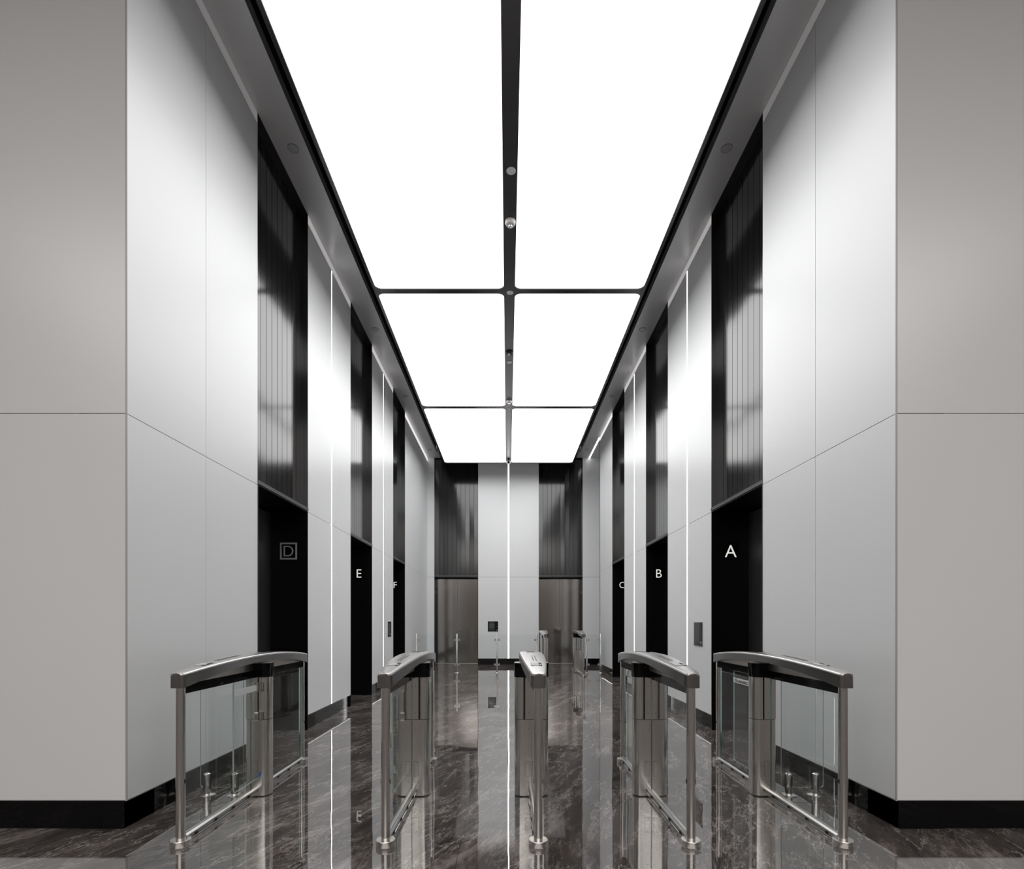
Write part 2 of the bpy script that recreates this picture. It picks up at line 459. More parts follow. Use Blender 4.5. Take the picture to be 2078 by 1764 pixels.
# lobby ceiling
b.box(-LB, LB, YL, Y0-0.10, ZC, ZC+0.1, M['lobby_ceiling'])
b.box(-LB, -IN, Y0-0.10, Y0+0.3, ZC, ZC+0.1, M['soffit']); b.box(IN, LB, Y0-0.10, Y0+0.3, ZC, ZC+0.1, M['soffit'])
struct(b.build('ceiling', smooth=False))
# wall above soffit level at back
b = MB(); b.box(-IN-0.05, IN+0.05, YB+0.001, YB+0.05, ZC+0.001, ZC+0.60, M['black']); struct(b.build('trim_3', smooth=False))

# ------------------------------------------------------------------ luminous ceiling
ZL = 5.66
RX = 1.757; RO = 1.787; SP = 0.0722
CR = [3.36, 7.18, 11.09, 15.0]
YE0, YE1 = 3.30, 15.03
frame = thing('ceiling_light_frame', (0, (YE0+YE1)/2, ZL), 'long suspended black frame holding the six glowing ceiling panels', 'ceiling frame')
fy = (YE0+YE1)/2
cells = []
b = MB()
def cell(x0, x1, y0, y1, X0, X1, Ya, Yb, r=0.085):
    """ring between opening (x0..y1, rounded) and outer rectangle"""
    inner = rrect(x0, x1, y0, y1, r, 8)
    cx, cy = (X0+X1)/2, (Ya+Yb)/2
    k = len(inner)//4
    corners = [(X0, Ya), (X1, Ya), (X1, Yb), (X0, Yb)]
    def mk(z): return [b.bm.verts.new((x, y-fy, z)) for x, y in inner]
    lo = mk(0.0); hi = mk(0.014)
    oc = [b.bm.verts.new((x, y-fy, 0.0)) for x, y in corners]
    for q in range(4):
        arc = lo[q*k:(q+1)*k]
        for a, c in zip(arc, arc[1:]):
            f = b.bm.faces.new([a, c, oc[q]]); f.material_index = b.mi(M['frame'])
        a = arc[-1]; c = lo[((q+1)*k) % len(lo)]
        f = b.bm.faces.new([a, c, oc[(q+1) % 4], oc[q]]); f.material_index = b.mi(M['frame'])
    for i in range(len(lo)):
        j = (i+1) % len(lo)
        f = b.bm.faces.new([lo[i], lo[j], hi[j], hi[i]]); f.material_index = b.mi(M['black'])
hc = 0.045
yedges = [YE0, CR[1], CR[2], YE1]
for i in range(3):
    ya = CR[0]+0.03 if i == 0 else CR[i]+hc
    yb = CR[i+1]-hc if i < 2 else 14.98
    for sx in (-1, 1):
        xa, xb2 = sorted((sx*SP, sx*RX))
        XA, XB = sorted((0.0, sx*RO))
        cell(xa, xb2, ya, yb, XA, XB, yedges[i], yedges[i+1])
        cells.append((xa, xb2, ya, yb))
b.build('grid', frame, smooth=False)
b = MB()
for sx in (-1, 1): b.box(sx*RO, sx*(RO+0.006), YE0-fy, YE1-fy, 0, 0.14, M['black'])
b.box(-RO, RO, YE0-fy-0.006, YE0-fy, 0, 0.14, M['black']); b.box(-RO, RO, YE1-fy, YE1-fy+0.006, 0, 0.14, M['black'])
b.box(-RO, RO, YE0-fy, YE1-fy, 0.12, 0.14, M['black'])
b.build('light_box_housing', frame, smooth=False)
for y in (4.0, 7.6, 11.4, 14.6):
    for x in (-1.6, 1.6):
        b = MB(); b.cyl(x, y-fy, 0.008, 0.14, ZC+0.60-ZL, M['black'], 8); b.build('hanger_rod', frame)
where = [('nearest left', 'nearest the camera, left of the black spine'), ('nearest right', 'nearest the camera, right of the black spine'),
         ('', 'second row back, left of the spine'), ('', 'second row back, right of the spine'),
         ('', 'by the far wall, left of the spine'), ('', 'by the far wall, right of the spine')]
for (xa, xb2, ya, yb), (_, w) in zip(cells, where):
    b = MB(); b.box(xa-0.01-(xa+xb2)/2, xb2+0.01-(xa+xb2)/2, ya-0.01-(ya+yb)/2, yb+0.01-(ya+yb)/2, 0.0, 0.02, M['lumi'])
    o = b.build('ceiling_light', smooth=False); o.location = ((xa+xb2)/2, (ya+yb)/2, ZL+0.014)
    tag(o, 'glowing white ceiling panel ' + w, 'ceiling light', 'glowing panels of the hall ceiling')

# lobby luminous ceiling (real fixtures of the lobby that the lift doors mirror)
for i, (ya, yb) in enumerate(((-14.5, -9.9), (-9.6, -5.0), (-4.7, -0.1))):
    t = thing('lobby_ceiling_light', (0, (ya+yb)/2, ZC-0.10), 'large warm white ceiling light box over the lobby, %s' % ('rearmost', 'middle one', 'nearest the gates')[i], 'ceiling light', 'light boxes over the lobby')
    h = (yb-ya)/2
    b = MB(); b.box(-6.6, 6.6, -h+0.03, h-0.03, 0.01, 0.03, M['lumi_lobby']); b.build('diffuser', t, smooth=False)
    b = MB()
    for s in (-1, 1):
        b.box(s*6.6, s*6.65, -h, h, 0, 0.10, M['frame']); b.box(-6.6, 6.6, s*(h-0.03), s*h, 0, 0.10, M['frame'])
    b.build('frame', t, smooth=False)

# ------------------------------------------------------------------ portals, slats, lift doors
def portal_mesh_side(n, sx, ya, yb):
    """door_n: recess lining + doors, local frame: origin at wall plane centre floor; u along wall, d into wall"""
    w = (yb-ya)
    root = sempty('door_%d' % n, (sx*HW, (ya+yb)/2, 0))
    h = w/2
    b = MB()
    X = lambda d: sx*d
    b.box(X(0.0), X(REC+0.10), -h-0.0, -h+0.012, 0, ZS, M['portal'])
    b.box(X(0.0), X(REC+0.10), h-0.012, h, 0, ZS, M['portal'])
    b.box(X(0.004), X(REC+0.10), -h, h, ZS, ZS+0.012, M['portal'])
    b.box(X(REC+0.10), X(REC+0.16), -h, h, 0, ZS+0.012, M['portal'])
    b.build('reveal_lining', root, smooth=False)
    for s in (-1, 1):
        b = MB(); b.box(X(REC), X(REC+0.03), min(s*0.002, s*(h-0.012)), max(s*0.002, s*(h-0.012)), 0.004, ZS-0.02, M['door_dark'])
        b.build('door_leaf', root, smooth=False)
    b = MB()
    b.box(X(-0.006), X(SREC+0.02), -h, h, ZS+0.012, ZS+0.047, M['header'])
    b.box(X(-0.004), X(0.0), -h, -h+0.006, 0, ZS+0.012, M['header'])
    b.build('header_bar', root, smooth=False)
    return root
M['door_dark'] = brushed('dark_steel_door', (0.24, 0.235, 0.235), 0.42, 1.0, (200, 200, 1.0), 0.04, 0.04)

def slats_side(n, sx, ya, yb):
    b = MB(); N_ = 10; w = (yb-ya)/N_
    # side reveals
    b.box(sx*HW, sx*(HW+SREC+0.05), ya, ya+0.006, ZS+0.047, ZC, M['slat'])
    b.box(sx*HW, sx*(HW+SREC+0.05), yb-0.006, yb, ZS+0.047, ZC, M['slat'])
    b.box(sx*(HW+SREC+0.012), sx*(HW+SREC+0.05), ya, yb, ZS+0.047, ZC, M['slatgap'])
    for i in range(N_):
        a = ya+i*w+0.004; c = ya+(i+1)*w-0.004
        j1 = random.uniform(-0.0006, 0.0006); j2 = random.uniform(-0.0006, 0.0006)
        x0 = sx*(HW+SREC+j1); x1 = sx*(HW+SREC+j2); xk = sx*(HW+SREC+0.012)
        poly = [(x0, a), (x1, c), (xk, c), (xk, a)]
        if sx > 0: poly = poly[::-1]
        b.prism(poly, ZS+0.047, ZC, M['slat'])
    return struct(b.build('trim_%d' % n, smooth=False))

def slats_back(n, xa, xb2):
    b = MB(); N_ = 10; w = (xb2-xa)/N_
    for x in (xa, xb2-0.006): b.box(x, x+0.006, YB, YB+SREC+0.05, ZS+0.047, ZC+0.3, M['slat'])
    b.box(xa, xb2, YB+SREC+0.012, YB+SREC+0.05, ZS+0.047, ZC+0.3, M['slatgap'])
    for i in range(N_):
        a = xa+i*w+0.004; c = xa+(i+1)*w-0.004
        j1 = random.uniform(-0.0028, 0.0028); j2 = random.uniform(-0.0028, 0.0028)
        b.prism([(a, YB+SREC+j1), (c, YB+SREC+j2), (c, YB+SREC+0.012), (a, YB+SREC+0.012)], ZS+0.047, ZC+0.3, M['slat'])
    return struct(b.build('trim_%d' % n, smooth=False))

k = 1; tn = 4
for sx in (-1, 1):
    for ya, yb in PORT:
        portal_mesh_side(k, sx, ya, yb); slats_side(tn, sx, ya, yb); k += 1; tn += 1
for xa, xb2 in ((-bp_out, -bp_in), (bp_in, bp_out)):
    root = sempty('door_%d' % k, ((xa+xb2)/2, YB, 0)); h = (xb2-xa)/2
    b = MB()
    for s in (-1, 1): b.box(s*h, s*(h-0.012), 0, REC+0.10, 0, ZS, M['portal'])
    b.box(-h, h, 0.004, REC+0.10, ZS, ZS+0.012, M['portal'])
    b.box(-h, h, REC+0.10, REC+0.16, 0, ZS+0.012, M['portal'])
    b.build('reveal_lining', root, smooth=False)
    for s in (-1, 1):
        b = MB(); x0, x1 = sorted((s*0.002, s*(h-0.015))); b.box(x0, x1, REC-0.06, REC-0.03, 0.006, ZS-0.03, M['door'])
        b.build('door_leaf', root, smooth=False)
    b = MB(); b.box(-h, h, -0.006, SREC+0.02, ZS+0.012, ZS+0.047, M['header']); b.build('header_bar', root, smooth=False)
    b = MB(); b.box(-h+0.012, h-0.012, REC-0.12, REC-0.02, 0.0, 0.006, M['alu']); b.build('sill', root, smooth=False)
    q = -1 if xa < 0 else 1
    b = MB(); b.box(q*(h-0.012), q*(h-0.020), 0.15, 0.20, 2.09, 2.23, M['header']); ln = b.build('hall_lantern', root, smooth=False)
    b = MB(); b.box(q*(h-0.020), q*(h-0.022), 0.165, 0.185, 2.13, 2.19, M['icon_white']); b.build('arrow_lamp', ln, smooth=False)
    slats_back(tn, xa, xb2); k += 1; tn += 1

# ------------------------------------------------------------------ LED lines
def led(x0, x1, y0, y1, z0, z1, label):
    cx, cy = (x0+x1)/2, (y0+y1)/2
    b = MB(); b.box(x0-cx, x1-cx, y0-cy, y1-cy, 0, z1-z0, M['led'])
    o = b.build('light_line', smooth=False); o.location = (cx, cy, z0)
    return tag(o, label, 'light strip', 'vertical light lines in the walls')
labs = {(-1, 7.32): 'thin white vertical light line on the left wall between portals D and E',
        (-1, 10.37): 'thin white vertical light line on the left wall between portals E and F',
        (1, 7.32): 'thin white vertical light line on the right wall between portals A and B',
        (1, 10.37): 'thin white vertical light line on the right wall between portals B and C'}
for (sx, y), l in labs.items():
    x0, x1 = sorted((sx*(HW+0.002), sx*(HW+0.012)))
    led(x0, x1, y-0.0135, y+0.0135, PL, ZC-0.108, l)
led(-0.016, 0.016, YB+0.002, YB+0.012, PL, ZC-0.002, 'white vertical light line in the middle of the far wall between the two lift doors')

# ------------------------------------------------------------------ portal letters
def letter_sign(ch, sx, yface, xc, zc, off, label):
    t = thing('letter_sign', (xc, yface-0.0, zc), label, 'sign', 'letter signs in the lift portals')
    b = MB(); b.box(-0.1, 0.1, -0.006, 0.0, -0.1, 0.1, M['plaque']); b.build('plaque', t, smooth=False)
    if off:
        b = MB(); o, i_ = 0.1, 0.082
        for s in (-1, 1):
            b.box(s*i_, s*o, -0.014, -0.006, -o, o, M['letter_off']); b.box(-i_, i_, -0.014, -0.006, s*i_, s*o, M['letter_off'])
        b.build('border', t, smooth=False)
    me, w, h = text_mesh(ch, 0.2, 0.006, M['letter_off'] if off else M['letter'], -0.0015)
    s = (0.125 if off else 0.142)/h
    o = link('letter', me, t, (0, -0.010, 0), (math.pi/2, 0, 0)); o.scale = (s, s, 1)
LET = [(-1, 0, 'D', True, 'dark unlit sign with grey letter D in a grey square border, left wall'),
       (-1, 1, 'E', False, 'glowing white letter E on black plaque in the middle portal of the left wall'),
       (-1, 2, 'F', False, 'glowing white letter F on black plaque in the farthest portal of the left wall'),
       (1, 0, 'A', False, 'large glowing white letter A on black plaque in the nearest right portal'),
       (1, 1, 'B', False, 'glowing white letter B on black plaque in the middle portal of the right wall'),
       (1, 2, 'C', False, 'glowing white letter C on black plaque in the farthest portal of the right wall')]
for sx, i, ch, off, lab in LET:
    letter_sign(ch, sx, PORT[i][1]-0.012, sx*(HW+0.222), 2.126, off, lab)

# ------------------------------------------------------------------ call panels
def call_panel(loc, rotz, lab, lit):
    t = thing('call_panel', loc, lab, 'touch panel', 'lift call panels'); t.rotation_euler = (0, 0, rotz)
    # local: x to the right, -y outward, z up; centre at origin
    s = 0.155
    b = MB(); b.prism([(z, x) for x, z in rrect(-s, s, -s, s, 0.006, 3)][::-1], -0.008, 0.0, M['lip'], axis='y'); b.build('bezel', t, smooth=False)
    b = MB(); b.box(-s+0.008, s-0.008, -0.011, -0.008, -s+0.008, s-0.008, M['screen_glass']); b.build('glass_face', t, smooth=False)
    b = MB(); b.box(-s+0.03, s-0.10, -0.012, -0.011, -s+0.045, s-0.035, M['screen'])
    sc = b.build('screen', t, smooth=False)
    if lit:
        b = MB()
        for r in range(4):
            for c in range(5):
                b.box(-0.105+c*0.030, -0.105+c*0.030+0.017, -0.0128, -0.012, 0.055-r*0.030, 0.055-r*0.030+0.014, M['icon'])
        b.box(-0.08, -0.01, -0.0128, -0.012, 0.098, 0.108, M['icon'])
        b.build('key_grid', sc, smooth=False)
        b = MB(); b.cyl(-0.105, -0.035, 0.009, -0.0118, -0.011, M['icon_white'], 14, axis='y'); b.build('button', t)
        b = MB(); b.cyl(-0.105, 0.035, 0.007, -0.0118, -0.011, M['icon'], 14, axis='y'); b.build('button', t)
    b = MB(); b.cyl(-0.105, 0.118, 0.014, -0.017, -0.011, M['chrome'], 20, axis='y'); b.build('lock', t)
    b = MB(); b.cyl(0.0, 0.118, 0.004, -0.0115, -0.011, M['icon_print'], 10, axis='y'); b.build('sensor', t)
call_panel((-0.46, YB, 1.13), 0, 'black touch panel with lit keys on the far wall left of the light line', True)
call_panel((HW, 6.876, 1.13), -math.pi/2, 'black square touch panel on the right wall between portal A and the light line', False)
call_panel((-HW, 10.87, 1.13), math.pi/2, 'black square touch panel on the left wall just before portal F', False)

# ------------------------------------------------------------------ small ceiling fixtures
def disc(name, x, y, z, r, m, label, cat, group=None, dome=False):
    b = MB()
    b.cyl(0, 0, r, -0.004, 0, m, 28)
    o = b.build(name); o.location = (x, y, z)
    return tag(o, label, cat, group)
ys = [5.54, 8.98, 11.65, 15.3]
ords = ['nearest', 'second', 'third', 'farthest']
for sx, side, pl in ((-1, 'left', ['D', 'E', 'F', None]), (1, 'right', ['A', 'B', 'C', None])):
    for y, o_, p in zip(ys, ords, pl):
        lab = ('flat round grey speaker cover in the %s soffit above portal %s' % (side, p)) if p else ('flat round grey speaker cover at the far end of the %s soffit' % side)
        t = thing('ceiling_speaker', (sx*2.215, y, ZC), lab, 'ceiling speaker', 'round covers in the soffits')
        b = MB(); b.cyl(0, 0, 0.052, -0.004, 0, M['disc_soffit'], 28); b.build('cover', t)
        b = MB(); 
        ring = [(0.052+0.004, -0.006), (0.052+0.004, 0), (0.052, 0), (0.052, -0.006)]
        nn = 28
        for i in range(nn):
            a, c = 2*math.pi*i/nn, 2*math.pi*(i+1)/nn
            for (r0, z0), (r1, z1) in zip(ring, ring[1:]+ring[:1]):
                b.quad([(r0*math.cos(a), r0*math.sin(a), z0), (r0*math.cos(c), r0*math.sin(c), z0), (r1*math.cos(c), r1*math.sin(c), z1), (r1*math.cos(a), r1*math.sin(a), z1)], M['disc_rim'])
        b.build('rim', t, smooth=False)
zs = ZL
disc('ceiling_disc', 0.01, 5.25, zs, 0.046, M['disc'], 'flat grey disc on the ceiling spine, nearest to the camera', 'ceiling disc', 'discs on the ceiling spine')
disc('ceiling_disc', 0.008, 7.20, zs, 0.044, M['disc'], 'pale disc on the spine where the first crossbar meets it', 'ceiling disc', 'discs on the ceiling spine')
disc('ceiling_disc', 0.004, 9.14, zs, 0.044, M['disc'], 'pale disc on the spine just behind the dark downlight', 'ceiling disc', 'discs on the ceiling spine')
disc('ceiling_disc', 0.002, 11.14, zs, 0.036, M['disc'], 'small disc on the spine where the second crossbar meets it', 'ceiling disc', 'discs on the ceiling spine')
def detector(y, lab):
    t = thing('smoke_detector', (0.006, y, zs), lab, 'smoke detector', 'smoke detectors on the ceiling spine')
    b = MB(); b.lathe(0, 0, [(0.034, -0.052), (0.048, -0.044), (0.056, -0.028), (0.057, 0.0)], M['white_plastic']); b.build('housing', t)
    b = MB(); b.lathe(0, 0, [(0.012, -0.072), (0.022, -0.066), (0.024, -0.052)], M['chrome'], 20); b.build('sensing_chamber', t)
detector(5.91, 'white round smoke detector on the near part of the ceiling spine')
detector(10.75, 'white round smoke detector on the spine just before the second crossbar')
t = thing('downlight', (0.004, 8.81, zs), 'dark round downlight on the middle of the ceiling spine', 'downlight')
b = MB(); b.lathe(0, 0, [(0.05, -0.03), (0.06, -0.022), (0.06, 0)], M['rubber']); b.build('trim_ring', t)
b = MB(); b.cyl(0, 0, 0.038, -0.034, -0.03, M['gloss_black'], 24); b.build('lens', t)
t = thing('security_camera', (0.0, 14.80, zs), 'white bullet camera at the far end of the ceiling spine', 'security camera')
b = MB(); b.lathe(0, 0, [(0.045, -0.075), (0.062, -0.055), (0.068, -0.02), (0.068, 0.0)], M['white_plastic']); b.build('housing', t)
b = MB(); b.cyl(-0.055, 0, 0.030, -0.085, -0.045, M['gloss_black'], 20, axis='y'); b.build('lens', t)
b = MB(); b.cyl(-0.055, 0, 0.040, -0.078, -0.03, M['white_plastic'], 20, axis='y'); b.build('lens_barrel', t)

# ------------------------------------------------------------------ speed gates
PH = 0.9225       # post offset from centre
CH = 0.965        # half length of the cover
cache = {}
def cm(key, fn, **kw):
    if key not in cache:
        b = MB(); fn(b); cache[key] = b.mesh(key, **kw)
    return cache[key]
def m_post(b):
    b.cyl(0, 0, 0.0255, 0.03, 0.935, M['steel'], 40)
def m_base(b):
    b.lathe(0, 0, [(0.0545, 0.0), (0.055, 0.002), (0.055, 0.033), (0.0535, 0.035)], M['steel_ring'], 40)
M['steel_ring'] = brushed('turned_steel', (0.80, 0.77, 0.74), 0.26, 1.0, (5, 5, 300), 0.03, 0.02)
M['web'] = brushed('web_steel', (0.50, 0.46, 0.43), 0.35, 1.0, (4, 4, 4), 0.02, 0.01)
def m_bumper(b):
    b.box(0.020, 0.0275, -0.006, 0.006, 0.358, 0.382, M['rubber'])
def m_ped(half):
    def f(b):
        T = 0.064; r = 0.048
        x0 = -0.036 if half else -0.125
        rs = (0.006, r, r, 0.006) if half else r
        b.prism(rrect(x0, 0.125, -T, T, rs, 8), 0.008, 0.568, M['steel'])
        b.prism(rrect(x0+0.006, 0.119, -T+0.006, T-0.006, 0.03 if not half else (0.004, 0.03, 0.03, 0.004), 6), 0.0, 0.008, M['rubber'])
        # joint
        b.prism(rrect(x0+0.004, 0.121, -T+0.004, T-0.004, 0.03 if not half else (0.004, 0.03, 0.03, 0.004), 6), 0.568, 0.572, M['rubber'])
    return f
def m_col(b):   # column on +x side
    T = 0.064
    b.prism(rrect(0.060, 0.125, -T, T, (0.004, 0.048, 0.048, 0.004), 8), 0.572, 0.882, M['steel'])
def m_plate(half):
    def f(b):
        T = 0.064
        b.box(-0.036 if half else -0.048, 0.048, -T+0.001, T-0.001, 0.572, 0.882, M['steel'])
        b.box(-0.03, 0.06 if half else 0.06, -0.045, 0.045, 0.572, 0.882, M['rubber'])
        if not half: b.box(-0.06, -0.03, -0.045, 0.045, 0.572, 0.882, M['rubber'])
    return f
def m_head(half):
    def f(b):
        T = 0.067
        x0 = -0.036 if half else -0.129
        rs = (0.006, 0.046, 0.046, 0.006) if half else 0.046
        b.prism(rrect(x0, 0.129, -T, T, rs, 8), 0.882, 0.986, M['gloss_black'])
    return f
def m_headtop(half):
    def f(b):
        T = 0.063; x0 = -0.034 if half else -0.125
        rs = (0.006, 0.042, 0.042, 0.006) if half else 0.042
        b.prism(rrect(x0, 0.125, -T, T, rs, 8), 0.986, 0.989, M['steel_h'])
    return f
def m_screw(b): b.cyl(0, 0, 0.0032, -0.0655, -0.0635, M['screw'], 12, axis='y')
def m_hatch(side):
    def f(b):
        xs = side*0.032
        o = [(z, x) for x, z in rrect(xs-0.018, xs+0.018, 0.152, 0.263, 0.004, 3)][::-1]
        i = [(z, x) for x, z in rrect(xs-0.0165, xs+0.0165, 0.1535, 0.2615, 0.0035, 3)][::-1]
        b.prism(o, -0.0644, -0.0636, M['rubber'], axis='y')
        b.prism(i, -0.0651, -0.0642, M['steel'], axis='y')
        b.cyl(0.252, xs, 0.003, -0.0658, -0.0649, M['screw'], 10, axis='y')
    return f
def cover_w(t):      # half width in plan
    u = t/CH
    w = 0.040 + 0.049*(1-u*u)
    e = (CH-abs(t))/0.022
    if e < 1: w -= 0.018*(1-math.sqrt(max(0, 1-(1-e)**2)))
    return w
def cover_top(t): return 1.056 - 0.058*(t/CH)**2
def cover_bot(t): return 1.001 - 0.088*(t/CH)**2
def m_cover(b):
    st = []
    n_ = 44
    for i in range(n_+1): st.append(-CH+0.022 + (2*CH-0.044)*i/n_)
    for k_ in range(12):
        a = (k_+1)/12; d = 0.022*(1-math.cos(a*math.pi/2)) ; d = 0.022*math.sin(a*math.pi/2)
        st.append(CH-0.022+d); st.append(-CH+0.022-d)
    st = sorted(set(st))
    rows = []
    for t in st:
        w = cover_w(t); zt = cover_top(t); zb = cover_bot(t)
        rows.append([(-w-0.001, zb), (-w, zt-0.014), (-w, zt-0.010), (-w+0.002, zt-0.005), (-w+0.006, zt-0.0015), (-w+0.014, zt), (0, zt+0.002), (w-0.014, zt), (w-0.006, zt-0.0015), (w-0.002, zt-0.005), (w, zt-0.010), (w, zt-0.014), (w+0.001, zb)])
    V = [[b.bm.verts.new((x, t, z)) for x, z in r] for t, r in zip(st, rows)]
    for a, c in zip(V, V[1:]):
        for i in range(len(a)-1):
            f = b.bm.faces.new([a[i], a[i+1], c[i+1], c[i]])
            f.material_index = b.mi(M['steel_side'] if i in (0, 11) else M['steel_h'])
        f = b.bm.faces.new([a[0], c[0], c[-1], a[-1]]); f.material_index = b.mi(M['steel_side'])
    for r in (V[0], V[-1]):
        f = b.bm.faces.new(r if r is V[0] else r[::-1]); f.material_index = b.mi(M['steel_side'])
def m_web(b):    # plate closing the gap between the beam and the cover
    pts = []
    n_ = 20; a = 0.86
    lo = [(-a, 0.93), (a, 0.93)]
    up = [(a-2*a*i/n_, max(0.931, cover_bot(a-2*a*i/n_)+0.003)) for i in range(n_+1)]
    b.prism(lo+up, -0.018, 0.018, M['web'], axis='x')
def m_beam(b):   # front half, y from -PH to -0.067
    b.box(-0.021, 0.021, -PH+0.018, -0.066, 0.876, 0.932, M['gloss_black'])
def m_rail(b):
    y0, y1 = -PH+0.022, -0.064
    prof = [(-0.026, 0.0), (0.026, 0.0), (0.026, 0.018), (0.020, 0.020), (0.020, 0.034), (0.024, 0.036), (0.024, 0.046), (0.014, 0.056), (-0.014, 0.056), (-0.024, 0.046), (-0.024, 0.036), (-0.020, 0.034), (-0.020, 0.020), (-0.026, 0.018)]
    b.prism([(z, x) for x, z in prof], y0, y1, M['alu'], axis='y')
    for s in (-1, 1):
        for za, zb_ in ((0.006, 0.009), (0.0205, 0.0235), (0.0305, 0.0335)):
            xa, xb_ = sorted((s*0.018, s*(0.0264 if za < 0.01 else 0.0208))); b.box(xa, xb_, y0, y1, za, zb_, M['rubber'])
        xa, xb_ = sorted((s*0.013, s*0.010)); b.box(xa, xb_, y0, y1, 0.050, 0.0564, M['rubber'])
def m_clip(b): b.box(-0.0055, 0.0030, -0.009, 0.009, -0.008, 0.008, M['rubber'])
def m_glass(b):
    b.box(-0.005, 0.005, -PH+0.026, -0.064, 0.050, 0.880, M['glass'], edge=M['edge'], thin='x')
def m_reader(b):
    def z(t): return cover_top(t)+0.0018
    t0, t1 = -0.74, -0.63
    for (xa, xc, m) in ((-0.034, 0.016, 'reader_grey'), (0.016, 0.034, 'ink')):
        b.prism([(t0, z(t0)), (t1, z(t1)), (t1, z(t1)+0.0015), (t0, z(t0)+0.0015)], xa, xc, M[m], axis='x')
    for (xa, xc, ta, tb) in ((0.020, 0.030, -0.725, -0.700), (-0.028, -0.006, -0.72, -0.70), (0.0, 0.010, -0.72, -0.70), (-0.028, 0.010, -0.68, -0.65)):
        b.prism([(ta, z(ta)+0.0014), (tb, z(tb)+0.0014), (tb, z(tb)+0.0022), (ta, z(ta)+0.0022)], xa, xc, M['icon_print'], axis='x')
def m_slots(b):
    ts = [-0.54+0.30*i/6 for i in range(7)]
    lo = [(t, cover_top(t)+0.0002) for t in ts]; hi = [(t, cover_top(t)+0.0032) for t in reversed(ts)]
    b.prism(lo+hi, -0.002, 0.002, M['ink'], axis='x')
def m_indicator(b):
    ts = [0.10+0.26*i/6 for i in range(7)]
    lo = [(t, cover_top(t)+0.0005) for t in ts]; hi = [(t, cover_top(t)+0.005) for t in reversed(ts)]
    b.prism(lo+hi, -0.03, 0.03, M['screen_glass'], axis='x')
# flap: hinge line at y=0, extends to -y by 0.40
def m_flap(b):
    poly = rrect(-0.410, 0.0, 0.145, 0.886, 0.022, 6)      # (y,z)
    b.prism(poly, -0.005, 0.005, M['edge_light'], axis='x', cap=M['glass'], side=M['edge_light'])
def m_hinge(b):
    b.prism(rrect(-0.082, -0.036, -0.033, 0.033, 0.006, 3), -0.013, 0.013, M['chromed'], axis='x')
    b.cyl(0.016, -0.047, 0.012, -0.034, 0.034, M['chromed'], 18)
    b.box(0.006, 0.034, -0.044, -0.030, -0.030, 0.030, M['chromed'])
    for z in (-0.018, 0.018):
        b.cyl(-0.070, z, 0.005, 0.0125, 0.0145, M['rubber'], 12, axis='x')
M['chromed'] = pmat('satin_chrome', (0.62, 0.60, 0.57), 0.16, 1.0)
def m_band(b): b.box(-0.0062, 0.0062, -0.405, -0.085, 0.790, 0.832, M['frost'])
def m_sticker(b): b.box(0.005, 0.0062, -0.072, -0.012, 0.150, 0.180, M['blue'])

def m_wband(b):
    b.box(-0.0062, -0.0050, -0.405, -0.085, 0.790, 0.832, M['whiteband'])
def add_flap(root, side, front, text=False):
    """side: +1/-1 local x ; front: True -> folded toward -y"""
    me = cm('glass_flap', m_flap, smooth=False)
    o = link('glass_flap', me, root, (side*0.062, -0.033 if front else 0.033, 0))
    o.scale = (side if not text else 1, 1 if front else -1, 1)
    for z in (0.812, 0.598):
        hg = link('hinge', cm('hinge', m_hinge), o, (0, 0, z))
        if text: hg.scale = (-1, 1, 1)
    if text:
        x = link('label_band', cm('label_band_white', m_wband, smooth=False), o); x['label'] = 'white label band with black lettering'
        # lettering, facing -x ; built in world-like frame, then undo the mirrored y of the flap
        for body, size, yc, hgt in (('G', 0.03, None, 0.0290), ('UNNEBO', 0.03, None, 0.0215)):
            me2, w, h = text_mesh(body, size, 0.0008, M['ink'], 0.0008)
            sc = hgt/h
            cache.setdefault('txt', []).append((me2, w*sc*0.92, h*sc, sc))
        (g, gw, gh, gs), (u, uw, uh, us) = cache['txt'][-2:]
        # target span in local y (flap runs 0..+0.40 in real space, mirrored): real y from 0.375 (left) to 0.12
        tot = gw+0.004+uw; k_ = 0.235/tot
        ystart = -0.375
        zb = 0.811-gh/2
        def put(me2, w, h, sc, yc):
            # mesh verts -> bake into flap-local coordinates (local y = -real y)
            for v in me2.vertices:
                xx, yy, zz = v.co
                v.co = (-0.0066 - zz, yc + xx*sc*0.92*k_, zb+h/2+yy*sc)
            bm = bmesh.new(); bm.from_mesh(me2); bmesh.ops.recalc_face_normals(bm, faces=bm.faces); bm.to_mesh(me2); bm.free()
            link('lettering', me2, x)
        put(g, gw, gh, gs, ystart+gw*k_/2)
        put(u, uw, uh, us, ystart+(gw+0.004)*k_+uw*k_/2)
    else:
        link('frosted_band', cm('frosted_band', m_band, smooth=False), o)
        if front and side > 0: link('sticker', cm('sticker', m_sticker, smooth=False), o)['label'] = 'small blue sticker in the lower corner'
    return o

